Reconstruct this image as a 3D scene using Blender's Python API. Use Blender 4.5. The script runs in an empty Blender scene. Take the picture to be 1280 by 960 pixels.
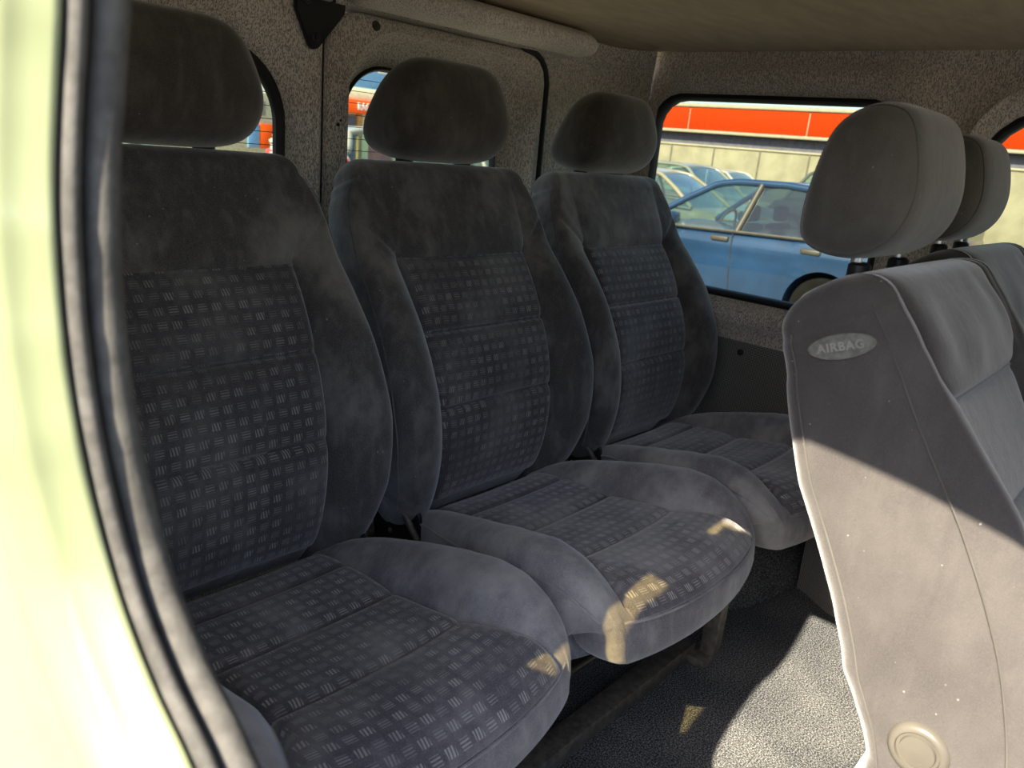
import bpy, bmesh, math, random
import numpy as np
from mathutils import Vector, Matrix
random.seed(7)
SC = bpy.context.scene
COL = SC.collection
PI = math.pi

# ------------------------------------------------------------------ materials
def new_mat(name):
    m = bpy.data.materials.new(name); m.use_nodes = True
    nt = m.node_tree
    for n in list(nt.nodes): nt.nodes.remove(n)
    out = nt.nodes.new('ShaderNodeOutputMaterial')
    return m, nt, out

def N(nt, t, **kw):
    n = nt.nodes.new(t)
    for k, v in kw.items(): setattr(n, k, v)
    return n

def L(nt, a, b): nt.links.new(a, b)

def math_n(nt, op, a, b=None, c=None):
    n = nt.nodes.new('ShaderNodeMath'); n.operation = op
    for i, v in enumerate((a, b, c)):
        if v is None: continue
        if isinstance(v, (int, float)): n.inputs[i].default_value = v
        else: nt.links.new(v, n.inputs[i])
    return n.outputs[0]

def mix_c(nt, fac, a, b):
    n = nt.nodes.new('ShaderNodeMix'); n.data_type = 'RGBA'
    for sock, v in ((n.inputs[0], fac), (n.inputs[6], a), (n.inputs[7], b)):
        if isinstance(v, (int, float)): sock.default_value = v
        elif isinstance(v, tuple): sock.default_value = (*v[:3], 1)
        else: nt.links.new(v, sock)
    return n.outputs[2]

def ramp(nt, fac, lo, hi):
    n = nt.nodes.new('ShaderNodeMapRange')
    n.inputs[1].default_value = lo; n.inputs[2].default_value = hi
    nt.links.new(fac, n.inputs[0]); n.interpolation_type = 'SMOOTHSTEP'
    return n.outputs[0]

def noise(nt, vec, scale, detail=4, rough=.6, w=None):
    n = nt.nodes.new('ShaderNodeTexNoise')
    n.inputs['Scale'].default_value = scale; n.inputs['Detail'].default_value = detail
    n.inputs['Roughness'].default_value = rough
    if w is not None:
        n.noise_dimensions = '4D'; nt.links.new(w, n.inputs['W'])
    nt.links.new(vec, n.inputs['Vector'])
    return n.outputs['Fac']

def scaled(nt, vec, s, loc=(0, 0, 0)):
    n = nt.nodes.new('ShaderNodeMapping'); n.inputs['Scale'].default_value = s
    n.inputs['Location'].default_value = loc
    nt.links.new(vec, n.inputs['Vector']); return n.outputs[0]

def bump(nt, h, strength, dist=.002, normal=None):
    n = nt.nodes.new('ShaderNodeBump'); n.inputs['Strength'].default_value = strength
    n.inputs['Distance'].default_value = dist
    nt.links.new(h, n.inputs['Height'])
    if normal is not None: nt.links.new(normal, n.inputs['Normal'])
    return n.outputs[0]

def simple(name, col, rough=.5, metal=0., spec=.5, var=.12, vscale=8., bscale=0, bstr=.2, coat=0.):
    m, nt, out = new_mat(name)
    b = N(nt, 'ShaderNodeBsdfPrincipled')
    b.inputs['Roughness'].default_value = rough; b.inputs['Metallic'].default_value = metal
    b.inputs['Specular IOR Level'].default_value = spec
    b.inputs['Coat Weight'].default_value = coat; b.inputs['Coat Roughness'].default_value = .08
    tc = N(nt, 'ShaderNodeTexCoord').outputs['Object']
    f = ramp(nt, noise(nt, tc, vscale), .3, .7)
    c2 = tuple(max(0, c * (1 - 2 * var)) for c in col); c1 = tuple(min(1, c * (1 + var)) for c in col)
    L(nt, mix_c(nt, f, c2, c1), b.inputs['Base Color'])
    if bscale: L(nt, bump(nt, noise(nt, tc, bscale, 2), bstr), b.inputs['Normal'])
    L(nt, b.outputs[0], out.inputs[0])
    return m

def velour(name, base, dust, pattern=False, cell=.0205, glyph=(.2, .19, .19), amount=(.42, .72), glyph_fade=(.3, .58)):
    m, nt, out = new_mat(name)
    b = N(nt, 'ShaderNodeBsdfPrincipled')
    b.inputs['Roughness'].default_value = .95; b.inputs['Specular IOR Level'].default_value = .15
    b.inputs['Sheen Weight'].default_value = .75; b.inputs['Sheen Roughness'].default_value = .42
    tcn = N(nt, 'ShaderNodeTexCoord'); tc = tcn.outputs['Object']
    oi = N(nt, 'ShaderNodeObjectInfo')
    w = math_n(nt, 'MULTIPLY', oi.outputs['Random'], 20.)
    blot = noise(nt, scaled(nt, tc, (1, 1, .75)), 7.5, 7, .62, w)
    f = ramp(nt, blot, *amount)
    col = mix_c(nt, f, base, dust)
    brush = noise(nt, scaled(nt, tc, (34, 34, 9)), 1.6, 3, .55, w)
    col = mix_c(nt, math_n(nt, 'MULTIPLY', ramp(nt, brush, .45, .75), .28), col, tuple(min(1, d * 1.25) for d in dust))
    fine = noise(nt, tc, 850, 2, .6)
    col = mix_c(nt, math_n(nt, 'MULTIPLY', ramp(nt, fine, .35, .75), .3), col, tuple(min(1, d * 1.5) for d in dust))
    specks = ramp(nt, noise(nt, tc, 190, 1, .4, w), .775, .80)
    col = mix_c(nt, math_n(nt, 'MULTIPLY', specks, .6), col, (.5, .5, .48))
    hgt = fine
    if pattern:
        uv = N(nt, 'ShaderNodeUVMap').outputs[0]
        s = N(nt, 'ShaderNodeSeparateXYZ'); L(nt, scaled(nt, uv, (1 / cell, 1 / cell, 1)), s.inputs[0])
        U, V = s.outputs[0], s.outputs[1]
        iu, iv = math_n(nt, 'FLOOR', U), math_n(nt, 'FLOOR', V)
        fu, fv = math_n(nt, 'FRACT', U), math_n(nt, 'FRACT', V)
        par = math_n(nt, 'ABSOLUTE', math_n(nt, 'MODULO', math_n(nt, 'ADD', iu, iv), 2))
        odd = math_n(nt, 'GREATER_THAN', par, .5)
        inu = math_n(nt, 'LESS_THAN', math_n(nt, 'ABSOLUTE', math_n(nt, 'SUBTRACT', fu, .5)), .32)
        inv = math_n(nt, 'LESS_THAN', math_n(nt, 'ABSOLUTE', math_n(nt, 'SUBTRACT', fv, .5)), .27)
        box = math_n(nt, 'MULTIPLY', inu, inv)
        sl = math_n(nt, 'ADD', fu, math_n(nt, 'MULTIPLY', fv, .16))
        vs = math_n(nt, 'LESS_THAN', math_n(nt, 'FRACT', math_n(nt, 'MULTIPLY', sl, 4.6)), .5)
        hs = math_n(nt, 'LESS_THAN', math_n(nt, 'FRACT', math_n(nt, 'MULTIPLY', fv, 5.5)), .42)
        st = math_n(nt, 'ADD', math_n(nt, 'MULTIPLY', vs, odd), math_n(nt, 'MULTIPLY', math_n(nt, 'MULTIPLY', hs, math_n(nt, 'SUBTRACT', 1, odd)), .75))
        g = math_n(nt, 'MULTIPLY', box, st)
        fade = ramp(nt, noise(nt, tc, 9, 5, .65, math_n(nt, 'ADD', w, 3.3)), *glyph_fade)
        fade = math_n(nt, 'ADD', math_n(nt, 'MULTIPLY', fade, .8), .2)
        rnd = N(nt, 'ShaderNodeTexWhiteNoise'); rnd.noise_dimensions = '2D'
        cmb = N(nt, 'ShaderNodeCombineXYZ'); L(nt, iu, cmb.inputs[0]); L(nt, iv, cmb.inputs[1]); L(nt, cmb.outputs[0], rnd.inputs['Vector'])
        gm = math_n(nt, 'MULTIPLY', math_n(nt, 'MULTIPLY', g, fade), math_n(nt, 'ADD', math_n(nt, 'MULTIPLY', rnd.outputs[0], .45), .5))
        col = mix_c(nt, gm, col, glyph)
        hgt = math_n(nt, 'ADD', fine, math_n(nt, 'MULTIPLY', g, .8))
    L(nt, col, b.inputs['Base Color'])
    n1 = bump(nt, noise(nt, tc, 22, 4, .6, w), .25, .006)
    L(nt, bump(nt, hgt, .35, .0012, n1), b.inputs['Normal'])
    L(nt, b.outputs[0], out.inputs[0])
    return m

M = {}
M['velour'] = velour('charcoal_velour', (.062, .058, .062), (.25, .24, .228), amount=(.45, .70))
M['velour_cushion'] = velour('lit_cushion_velour', (.165, .158, .178), (.47, .458, .46), amount=(.40, .68))  # lighter copy of the backrest velour: light falling on the cushions is in the colour
M['panel_cushion'] = velour('lit_patterned_velour', (.10, .095, .115), (.34, .332, .345), True, glyph=(.62, .61, .60), amount=(.42, .70), glyph_fade=(.28, .52))  # patterned velour lightened likewise, cushion light put into its colour
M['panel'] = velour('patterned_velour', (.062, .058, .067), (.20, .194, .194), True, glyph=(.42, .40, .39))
M['head_rear'] = velour('shaded_headrest_velour', (.06, .054, .05), (.17, .155, .14), amount=(.45, .72))  # same fabric as the seats, darkened: the shade up there is in the colour
M['thread'] = simple('seam_thread', (.12, .115, .105), .9)
M['knob'] = simple('knob_plastic', (.15, .14, .12), .4, coat=.2)
M['velour_front'] = velour('front_velour', (.066, .061, .063), (.108, .101, .099), amount=(.35, .75))
M['head_front'] = velour('front_headrest_velour', (.08, .074, .066), (.17, .158, .138), amount=(.3, .75))
M['panel_front'] = velour('front_patterned_velour', (.10, .098, .099), (.15, .146, .144), True, cell=.021, glyph=(.1, .095, .1), glyph_fade=(.1, .35))
M['black_plastic'] = simple('black_plastic', (.012, .012, .013), .45, bscale=400)
M['black_metal'] = simple('black_metal', (.018, .017, .016), .4, var=.3)
M['steel'] = simple('chromed_steel', (.85, .84, .82), .32, .85)
M['rivet'] = simple('rivet_metal', (.5, .46, .38), .35, 1.)
M['frame_metal'] = simple('worn_frame_metal', (.22, .20, .17), .5, .3, var=.2, vscale=60)
M['rubber'] = simple('grey_weather_rubber', (.085, .083, .078), .8, var=.18, vscale=60, bscale=300)
M['rubber_dark'] = simple('black_rubber', (.015, .015, .015), .6)
M['white_paint'] = simple('white_body_paint', (.25, .285, .165), .3, var=.03, vscale=10, coat=.5)
M['tag'] = simple('grey_woven_tag', (.20, .205, .185), .9, var=.15, vscale=120, bscale=600)
M['tag_letter'] = simple('tag_thread', (.36, .36, .33), .9)
M['header'] = None
M['concrete'] = simple('concrete', (.22, .21, .19), .9, var=.2, vscale=2)
GZ0 = -.56

def knit(name, dark, light, sx=540, sz=190):
    m, nt, out = new_mat(name)
    b = N(nt, 'ShaderNodeBsdfPrincipled'); b.inputs['Roughness'].default_value = 1.
    b.inputs['Specular IOR Level'].default_value = .1; b.inputs['Sheen Weight'].default_value = .2
    tc = N(nt, 'ShaderNodeTexCoord').outputs['Object']
    warp = N(nt, 'ShaderNodeTexNoise'); warp.inputs['Scale'].default_value = 45; warp.inputs['Detail'].default_value = 2
    L(nt, tc, warp.inputs['Vector'])
    sub = N(nt, 'ShaderNodeVectorMath', operation='MULTIPLY_ADD')
    L(nt, warp.outputs['Color'], sub.inputs[0]); sub.inputs[1].default_value = (.0035, .0035, .0035); L(nt, tc, sub.inputs[2])
    n1 = noise(nt, scaled(nt, sub.outputs[0], (sx, sx, sz)), 1., 1.5, .5)
    n2 = noise(nt, scaled(nt, sub.outputs[0], (sx * .55, sx * .55, sz * .45), (3, 1, 7)), 1., 2, .5)
    lines = math_n(nt, 'MAXIMUM', ramp(nt, n1, .50, .62), math_n(nt, 'MULTIPLY', ramp(nt, n2, .52, .62), .7))
    big = ramp(nt, noise(nt, tc, 5, 5), .3, .75)
    c = mix_c(nt, big, light, tuple(x * 1.25 for x in light))
    c = mix_c(nt, math_n(nt, 'MULTIPLY', lines, .8), c, dark)
    L(nt, c, b.inputs['Base Color'])
    h = math_n(nt, 'SUBTRACT', 1, lines)
    L(nt, bump(nt, h, .45, .002), b.inputs['Normal'])
    L(nt, b.outputs[0], out.inputs[0]); return m
M['knit'] = knit('grey_knit_trim', (.26, .23, .195), (.86, .78, .68))
M['header'] = knit('pale_knit_trim', (.45, .40, .34), (.9, .83, .73))

def headliner():
    m, nt, out = new_mat('headliner_cloth')
    b = N(nt, 'ShaderNodeBsdfPrincipled'); b.inputs['Roughness'].default_value = 1; b.inputs['Specular IOR Level'].default_value = .1
    tc = N(nt, 'ShaderNodeTexCoord').outputs['Object']
    f = ramp(nt, noise(nt, scaled(nt, tc, (2, 7, 1)), 4, 5), .3, .7)
    L(nt, mix_c(nt, f, (.54, .445, .31), (.64, .53, .38)), b.inputs['Base Color'])
    L(nt, bump(nt, noise(nt, tc, 300, 2), .15), b.inputs['Normal'])
    L(nt, b.outputs[0], out.inputs[0]); return m
M['headliner'] = headliner()

def dotted_vinyl():
    m, nt, out = new_mat('dotted_vinyl')
    b = N(nt, 'ShaderNodeBsdfPrincipled'); b.inputs['Roughness'].default_value = .55
    tc = N(nt, 'ShaderNodeTexCoord').outputs['Object']
    s = N(nt, 'ShaderNodeSeparateXYZ'); L(nt, tc, s.inputs[0])
    k = 2 * PI / .0085
    u = math_n(nt, 'ADD', s.outputs[1], math_n(nt, 'MULTIPLY', s.outputs[0], .7))
    a = math_n(nt, 'SINE', math_n(nt, 'MULTIPLY', math_n(nt, 'ADD', u, s.outputs[2]), k))
    c = math_n(nt, 'SINE', math_n(nt, 'MULTIPLY', math_n(nt, 'SUBTRACT', u, s.outputs[2]), k))
    h = ramp(nt, math_n(nt, 'MULTIPLY', a, c), -.1, .6)
    L(nt, mix_c(nt, h, (.10, .098, .092), (.50, .485, .455)), b.inputs['Base Color'])
    L(nt, bump(nt, h, .5, .002), b.inputs['Normal'])
    L(nt, b.outputs[0], out.inputs[0]); return m
M['vinyl'] = dotted_vinyl()

def carpet():
    m, nt, out = new_mat('speckled_floor_carpet')
    b = N(nt, 'ShaderNodeBsdfPrincipled'); b.inputs['Roughness'].default_value = 1; b.inputs['Specular IOR Level'].default_value = .1
    tc = N(nt, 'ShaderNodeTexCoord').outputs['Object']
    f = ramp(nt, noise(nt, tc, 330, 3, .75), .42, .66)
    big = ramp(nt, noise(nt, tc, 6, 5), .3, .7)
    c = mix_c(nt, f, mix_c(nt, big, (.028, .032, .038), (.06, .064, .07)), mix_c(nt, big, (.32, .335, .355), (.50, .505, .50)))
    L(nt, c, b.inputs['Base Color'])
    L(nt, bump(nt, noise(nt, tc, 420, 2, .7), .9, .004), b.inputs['Normal'])
    L(nt, b.outputs[0], out.inputs[0]); return m
M['carpet'] = carpet()

def glass(name, tint, refl=.06):
    m, nt, out = new_mat(name)
    t = N(nt, 'ShaderNodeBsdfTransparent'); t.inputs[0].default_value = (*tint, 1)
    g = N(nt, 'ShaderNodeBsdfGlossy'); g.inputs['Roughness'].default_value = .03
    lw = N(nt, 'ShaderNodeLayerWeight'); lw.inputs[0].default_value = .3
    f = math_n(nt, 'ADD', math_n(nt, 'MULTIPLY', lw.outputs['Fresnel'], .5), refl)
    mx = N(nt, 'ShaderNodeMixShader'); L(nt, f, mx.inputs[0]); L(nt, t.outputs[0], mx.inputs[1]); L(nt, g.outputs[0], mx.inputs[2])
    L(nt, mx.outputs[0], out.inputs[0]); return m
M['glass'] = glass('window_glass', (.56, .60, .53), .012)
M['car_glass'] = glass('car_window_glass', (.62, .78, .7), .1)
M['dark_glass'] = glass('tinted_car_glass', (.16, .24, .26), .1)

# ------------------------------------------------------------------ object helpers
def link(o, parent=None):
    COL.objects.link(o)
    if parent is not None: o.parent = parent
    return o

def tag(o, label=None, cat=None, group=None, kind=None):
    if label: o['label'] = label
    if cat: o['category'] = cat
    if group: o['group'] = group
    if kind: o['kind'] = kind
    return o

def empty(name, loc=(0, 0, 0), rz=0):
    o = bpy.data.objects.new(name, None); o.location = loc; o.rotation_euler = (0, 0, rz)
    o.empty_display_size = .1
    return link(o)

def mesh_obj(name, verts, faces, mat, parent=None, smooth=True, uvs=None, fix=True):
    me = bpy.data.meshes.new(name)
    me.from_pydata([tuple(map(float, v)) for v in verts], [], [tuple(int(i) for i in f) for f in faces])
    me.validate()
    if uvs is not None:
        ul = me.uv_layers.new(name='UVMap')
        li = np.empty(len(me.loops), dtype=np.int32); me.loops.foreach_get('vertex_index', li)
        ul.data.foreach_set('uv', np.asarray(uvs, dtype=np.float32)[li].ravel())
    if fix:
        bm = bmesh.new(); bm.from_mesh(me); bmesh.ops.recalc_face_normals(bm, faces=bm.faces); bm.to_mesh(me); bm.free()
    if smooth:
        me.polygons.foreach_set('use_smooth', [True] * len(me.polygons))
    me.materials.append(mat); me.update()
    o = bpy.data.objects.new(name, me)
    return link(o, parent)

def bm_obj(name, bm, mat, parent=None, smooth=False, angle=None):
    me = bpy.data.meshes.new(name)
    bmesh.ops.recalc_face_normals(bm, faces=bm.faces)
    bm.to_mesh(me); bm.free()
    if smooth: me.polygons.foreach_set('use_smooth', [True] * len(me.polygons))
    if angle is not None:
        me.polygons.foreach_set('use_smooth', [True] * len(me.polygons)); me.set_sharp_from_angle(angle=angle)
    me.materials.append(mat); me.update()
    return link(bpy.data.objects.new(name, me), parent)

def grid_faces(R, C, close_c=True, close_r=False):
    f = []
    for r in range(R if close_r else R - 1):
        for c in range(C if close_c else C - 1):
            a = r * C + c; b = r * C + (c + 1) % C
            r2 = (r + 1) % R
            f.append((a, b, r2 * C + (c + 1) % C, r2 * C + c))
    return f

def loft(name, P, mat, parent=None, caps=True, smooth=True):
    P = np.asarray(P); R, C, _ = P.shape
    v = P.reshape(-1, 3); f = grid_faces(R, C)
    if caps:
        v = np.vstack([v, P[0].mean(0), P[-1].mean(0)])
        i0, i1 = R * C, R * C + 1
        for c in range(C):
            f.append((i0, (c + 1) % C, c)); f.append((i1, (R - 1) * C + c, (R - 1) * C + (c + 1) % C))
    return mesh_obj(name, v, f, mat, parent, smooth)

def add_box(bm, lo, hi, bev=0., rot=None, seg=2):
    lo, hi = Vector(lo), Vector(hi)
    r = bmesh.ops.create_cube(bm, size=1)
    c, s = (lo + hi) / 2, hi - lo
    vs = r['verts']
    for v in vs: v.co = Vector((v.co.x * s.x, v.co.y * s.y, v.co.z * s.z))
    if bev:
        es = list({e for v in vs for e in v.link_edges})
        rr = bmesh.ops.bevel(bm, geom=es, offset=bev, segments=seg, affect='EDGES', profile=.5)
        vs = list({v for f in rr['faces'] for v in f.verts} | {v for v in vs if v.is_valid})
    mt = Matrix.Translation(c)
    if rot is not None: mt = mt @ rot
    for v in vs: v.co = mt @ v.co
    return vs

def add_tube(bm, pts, rad, n=10, caps=True, closed=False):
    pts = [Vector(p) for p in pts]; K = len(pts)
    rads = rad if isinstance(rad, (list, tuple)) else [rad] * K
    rings = []
    prev = None
    for i, p in enumerate(pts):
        if closed: t = pts[(i + 1) % K] - pts[i - 1]
        else: t = pts[min(i + 1, K - 1)] - pts[max(i - 1, 0)]
        t.normalize()
        if prev is None:
            a = Vector((0, 0, 1)) if abs(t.z) < .9 else Vector((1, 0, 0))
            u = t.cross(a).normalized()
        else:
            u = (prev - t * prev.dot(t)).normalized()
        prev = u; w = t.cross(u)
        rings.append([bm.verts.new(p + (u * math.cos(2 * PI * k / n) + w * math.sin(2 * PI * k / n)) * rads[i]) for k in range(n)])
    for i in range(K if closed else K - 1):
        A, B = rings[i], rings[(i + 1) % K]
        for k in range(n): bm.faces.new((A[k], A[(k + 1) % n], B[(k + 1) % n], B[k]))
    if caps and not closed:
        bm.faces.new(rings[0][::-1]); bm.faces.new(rings[-1])
    return rings

def tube_obj(name, pts, rad, mat, parent=None, n=10, closed=False):
    bm = bmesh.new(); add_tube(bm, pts, rad, n, closed=closed)
    return bm_obj(name, bm, mat, parent, angle=.9)

def box_obj(name, lo, hi, mat, parent=None, bev=.003, rot=None):
    bm = bmesh.new(); add_box(bm, lo, hi, bev, rot); return bm_obj(name, bm, mat, parent, angle=.7)

def disc_obj(name, c, axis, prof, mat, parent=None, n=32):
    """lathe: prof = [(radius, height along axis)]"""
    ax = Vector(axis).normalized(); a = Vector((0, 0, 1)) if abs(ax.z) < .9 else Vector((1, 0, 0))
    u = ax.cross(a).normalized(); w = ax.cross(u); c = Vector(c)
    P = [[c + ax * h + (u * math.cos(2 * PI * k / n) + w * math.sin(2 * PI * k / n)) * r for k in range(n)] for r, h in prof]
    o = loft(name, np.array([[list(p) for p in row] for row in P]), mat, parent)
    o.data.set_sharp_from_angle(angle=.8); return o

def chaikin(P, it=3):
    P = np.asarray(P, float)
    for _ in range(it):
        Q = np.roll(P, -1, 0)
        P = np.stack([.75 * P + .25 * Q, .25 * P + .75 * Q], 1).reshape(-1, P.shape[1])
    return P

def spline(pts, n):
    """Catmull-Rom through points, n samples"""
    P = np.asarray(pts, float); K = len(P)
    Q = np.vstack([2 * P[0] - P[1], P, 2 * P[-1] - P[-2]])
    out = []
    for t in np.linspace(0, K - 1, n):
        i = min(int(t), K - 2); f = t - i
        a, b, c, d = Q[i], Q[i + 1], Q[i + 2], Q[i + 3]
        out.append(.5 * (2 * b + (c - a) * f + (2 * a - 5 * b + 4 * c - d) * f * f + (3 * b - a - 3 * c + d) * f ** 3))
    return np.array(out)

def sstep(a, b, x):
    t = np.clip((x - a) / (b - a), 0, 1); return t * t * (3 - 2 * t)

# ------------------------------------------------------------------ upholstery
def cushion_loft(curve, prm, rows, cap0, cap1, sgn_n=1):
    """curve: list of (y,z) of the padded face; prm(t)->dict wp,wo,b,c,T for t=0..1. Returns (loft array, frames)"""
    C = spline(curve, rows)
    tan = np.gradient(C, axis=0); tan /= np.linalg.norm(tan, axis=1)[:, None]
    nor = np.stack([-tan[:, 1], tan[:, 0]], 1) * sgn_n      # face normal
    secs = []
    def section(p):
        wp, wo, b, c, T = p['wp'], p['wo'], p['b'], p['c'], p['T']
        rs = p.get('side', .004)
        right = [(0, c), (wp * .5, c), (wp * .85, c * .8), (wp - .004, c * .5 - p.get('g', .010) * .1), (wp, c * .4 - p.get('g', .010)), (wp + .004, c * .4), (wp + .018, b * .5 + c * .2),
                 (wp + (wo - wp) * .42, b * .95), (wp + (wo - wp) * .68, b), (wo - .016, b * .82), (wo - rs, b * .4 - .006), (wo, -.022), (wo, -.04),
                 (wo - .001, -T * .6), (wo - .006, -T * .88), (wo - .03, -T), (wo * .5, -T)]
        left = [(-x, d) for x, d in right[1:]][::-1]
        return chaikin(np.array(right + [(0, -T)] + left), 2)
    for i in range(rows):
        secs.append(section(prm(i / (rows - 1))))
    secs = np.array(secs)
    C2 = list(range(rows))
    out = []
    def emit(i, sec, off):
        y, z = C[i] + tan[i] * off
        P = np.zeros((len(sec), 3)); P[:, 0] = sec[:, 0]
        P[:, 1] = y + nor[i, 0] * sec[:, 1]; P[:, 2] = z + nor[i, 1] * sec[:, 1]
        return P
    def cap(i, r, sgn):
        sec = secs[i]; rowsout = []
        T = prm(i / (rows - 1))['T']; wo = prm(i / (rows - 1))['wo']
        for a in np.linspace(0, PI / 2, 9)[1:-1]:
            s = sec.copy(); mid = -T * .5
            s[:, 0] *= 1 - r * (1 - math.cos(a)) / wo
            s[:, 1] = mid + (s[:, 1] - mid) * (.15 + .85 * math.cos(a))
            rowsout.append(emit(i, s, sgn * r * math.sin(a)))
        return rowsout
    if cap0: out += cap(0, cap0, -1)[::-1]
    for i in range(rows): out.append(emit(i, secs[i], 0))
    if cap1: out += cap(rows - 1, cap1, 1)
    return np.array(out), C, tan, nor

def seat_panel(C, tan, nor, prm, t0, t1, seams, mat, name, parent, top=.0035, pil=.010, ncol=60, bow=None):
    """the patterned centre panel as a padded skin lying on the face between t0 and t1, seams across at given t"""
    rows = len(C); T = np.linspace(t0, t1, 150)
    idx = T * (rows - 1)
    def samp(A): return np.stack([np.interp(idx, range(rows), A[:, k]) for k in range(2)], 1)
    Y, tn, nn = samp(C), samp(tan), samp(nor)
    arc = np.concatenate([[0], np.cumsum(np.linalg.norm(np.diff(Y, axis=0), axis=1))])
    edges = [t0] + list(seams) + [t1]
    V = []; UV = []
    for i, t in enumerate(T):
        p = prm(t); wp = p['wp']
        k = max(j for j in range(len(edges) - 1) if t >= edges[j] - 1e-9); k = min(k, len(edges) - 2)
        q = (t - edges[k]) / (edges[k + 1] - edges[k]); L_ = (edges[k + 1] - edges[k]) / (t1 - t0) * arc[-1]
        dist = min(q, 1 - q) * L_
        h = pil * (1 - math.exp(-dist / .014)) + top - .006 * math.exp(-(dist / .0035) ** 2)
        for x in np.linspace(-1, 1, ncol):
            e = (1 - abs(x)) * wp
            hh = h * (1 - math.exp(-e / .006)) - .008 * math.exp(-e / .0025) + p['c'] * (1 - .5 * x * x)
            V.append((x * wp, Y[i, 0] + nn[i, 0] * hh, Y[i, 1] + nn[i, 1] * hh)); UV.append((x * wp + 1.0, arc[i] + .5))
    V = np.array(V)
    if bow is not None: V = bow(V)
    return mesh_obj(name, V, grid_faces(len(T), ncol, False), mat, parent, uvs=UV)

def headrest_mesh(name, prof, cx, hw, mat, parent, p=4.0, q=2.6, bulge=.012, taper=0.):
    """prof: closed side outline (y,z). Lofted across the width, pulled in toward the ends."""
    S = chaikin(prof, 3); c = S.mean(0)
    out = []
    for th in np.linspace(-PI / 2 * .985, PI / 2 * .985, 61):
        x = math.sin(th)
        x = math.copysign(abs(x) ** .8, x)
        g = max(0., 1 - abs(x) ** p) ** (1 / q)
        y = c[0] + (S[:, 0] - c[0]) * (.12 + .88 * g); z = c[1] + (S[:, 1] - c[1]) * (.12 + .88 * g)
        front = np.clip((c[0] - S[:, 0]) / .06, 0, 1)
        y = y - bulge * front * max(0, 1 - x * x)
        out.append(np.stack([cx + x * hw * (1 - taper * sstep(c[1] - .03, c[1] + .10, z)), y, z], 1))
    return loft(name, np.array(out), mat, parent)

HEAD = [(.375, .895), (.381, .93), (.374, .985), (.362, 1.035), (.338, 1.06), (.305, 1.07), (.272, 1.06), (.255, 1.01), (.248, .96), (.262, .915), (.295, .888), (.34, .884)]

HEADF = [(y + .012, z) for y, z in HEAD]
# ---- rear seat (local x about its centre, y/z as in the vehicle)
BACK = [(.985, .30), (.955, .35), (.938, .42), (.937, .50), (.955, .58), (.985, .655), (1.022, .72), (1.06, .778), (1.088, .84), (1.110, .890), (1.117, .907)]
def back_prm(t):
    z = np.interp(t * 10, range(11), [p[1] for p in BACK])
    wo = np.interp(z, [.30, .36, .44, .54, .64, .75, .84, .87, .895, .915], [.215, .238, .258, .266, .263, .256, .249, .242, .231, .218])
    wp = np.interp(z, [.3, .54, .78, .80, .92], [.142, .154, .166, .168, .17])
    b = np.interp(z, [.3, .36, .45, .56, .66, .74, .79, .84, .92], [.022, .034, .046, .05, .04, .026, .016, .01, .004])
    c = np.interp(z, [.3, .77, .785, .83, .9], [0, 0, .015, .018, .008])
    T = np.interp(z, [.3, .6, .9], [.115, .115, .085])
    if z < .776: c = c - .006
    g = np.interp(z, [.77, .80], [.010, .0])
    return dict(wo=float(wo), wp=float(wp), b=float(b), c=float(c), T=float(T), g=float(g))

CUSH = [(.965, .318), (.93, .330), (.873, .341), (.815, .345), (.755, .349), (.685, .359), (.615, .372), (.55, .380), (.505, .379), (.472, .366), (.452, .342), (.446, .318)]
def cush_prm(t):
    y = np.interp(t * 11, range(12), [p[0] for p in CUSH])
    z = np.interp(t * 11, range(12), [p[1] for p in CUSH])
    wo = np.interp(y, [.446, .455, .475, .51, .56, .65, .75, .85, .93, .965], [.215, .232, .245, .255, .260, .262, .256, .235, .205, .19])
    wp = np.interp(y, [.446, .47, .5, .55, .615, .755, .873, .95], [.19, .185, .178, .160, .142, .142, .145, .146])
    b = np.interp(y, [.446, .475, .51, .56, .62, .7, .78, .87, .93], [.0, .008, .022, .042, .054, .056, .046, .026, .012])
    T = np.interp(y, [.446, .5, .6, .95], [.12, .125, .13, .11])
    k = float(sstep(.455, .478, y))
    return dict(wo=float(wo), wp=float(wp), b=float(b), c=-.006 * k, T=float(T), g=.010 * k)
def cush_bow(P):
    P = P.copy(); k = sstep(.72, .46, P[..., 1])
    P[..., 1] += k * .055 * (np.abs(P[..., 0]) / .26) ** 2.2
    return P

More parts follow.
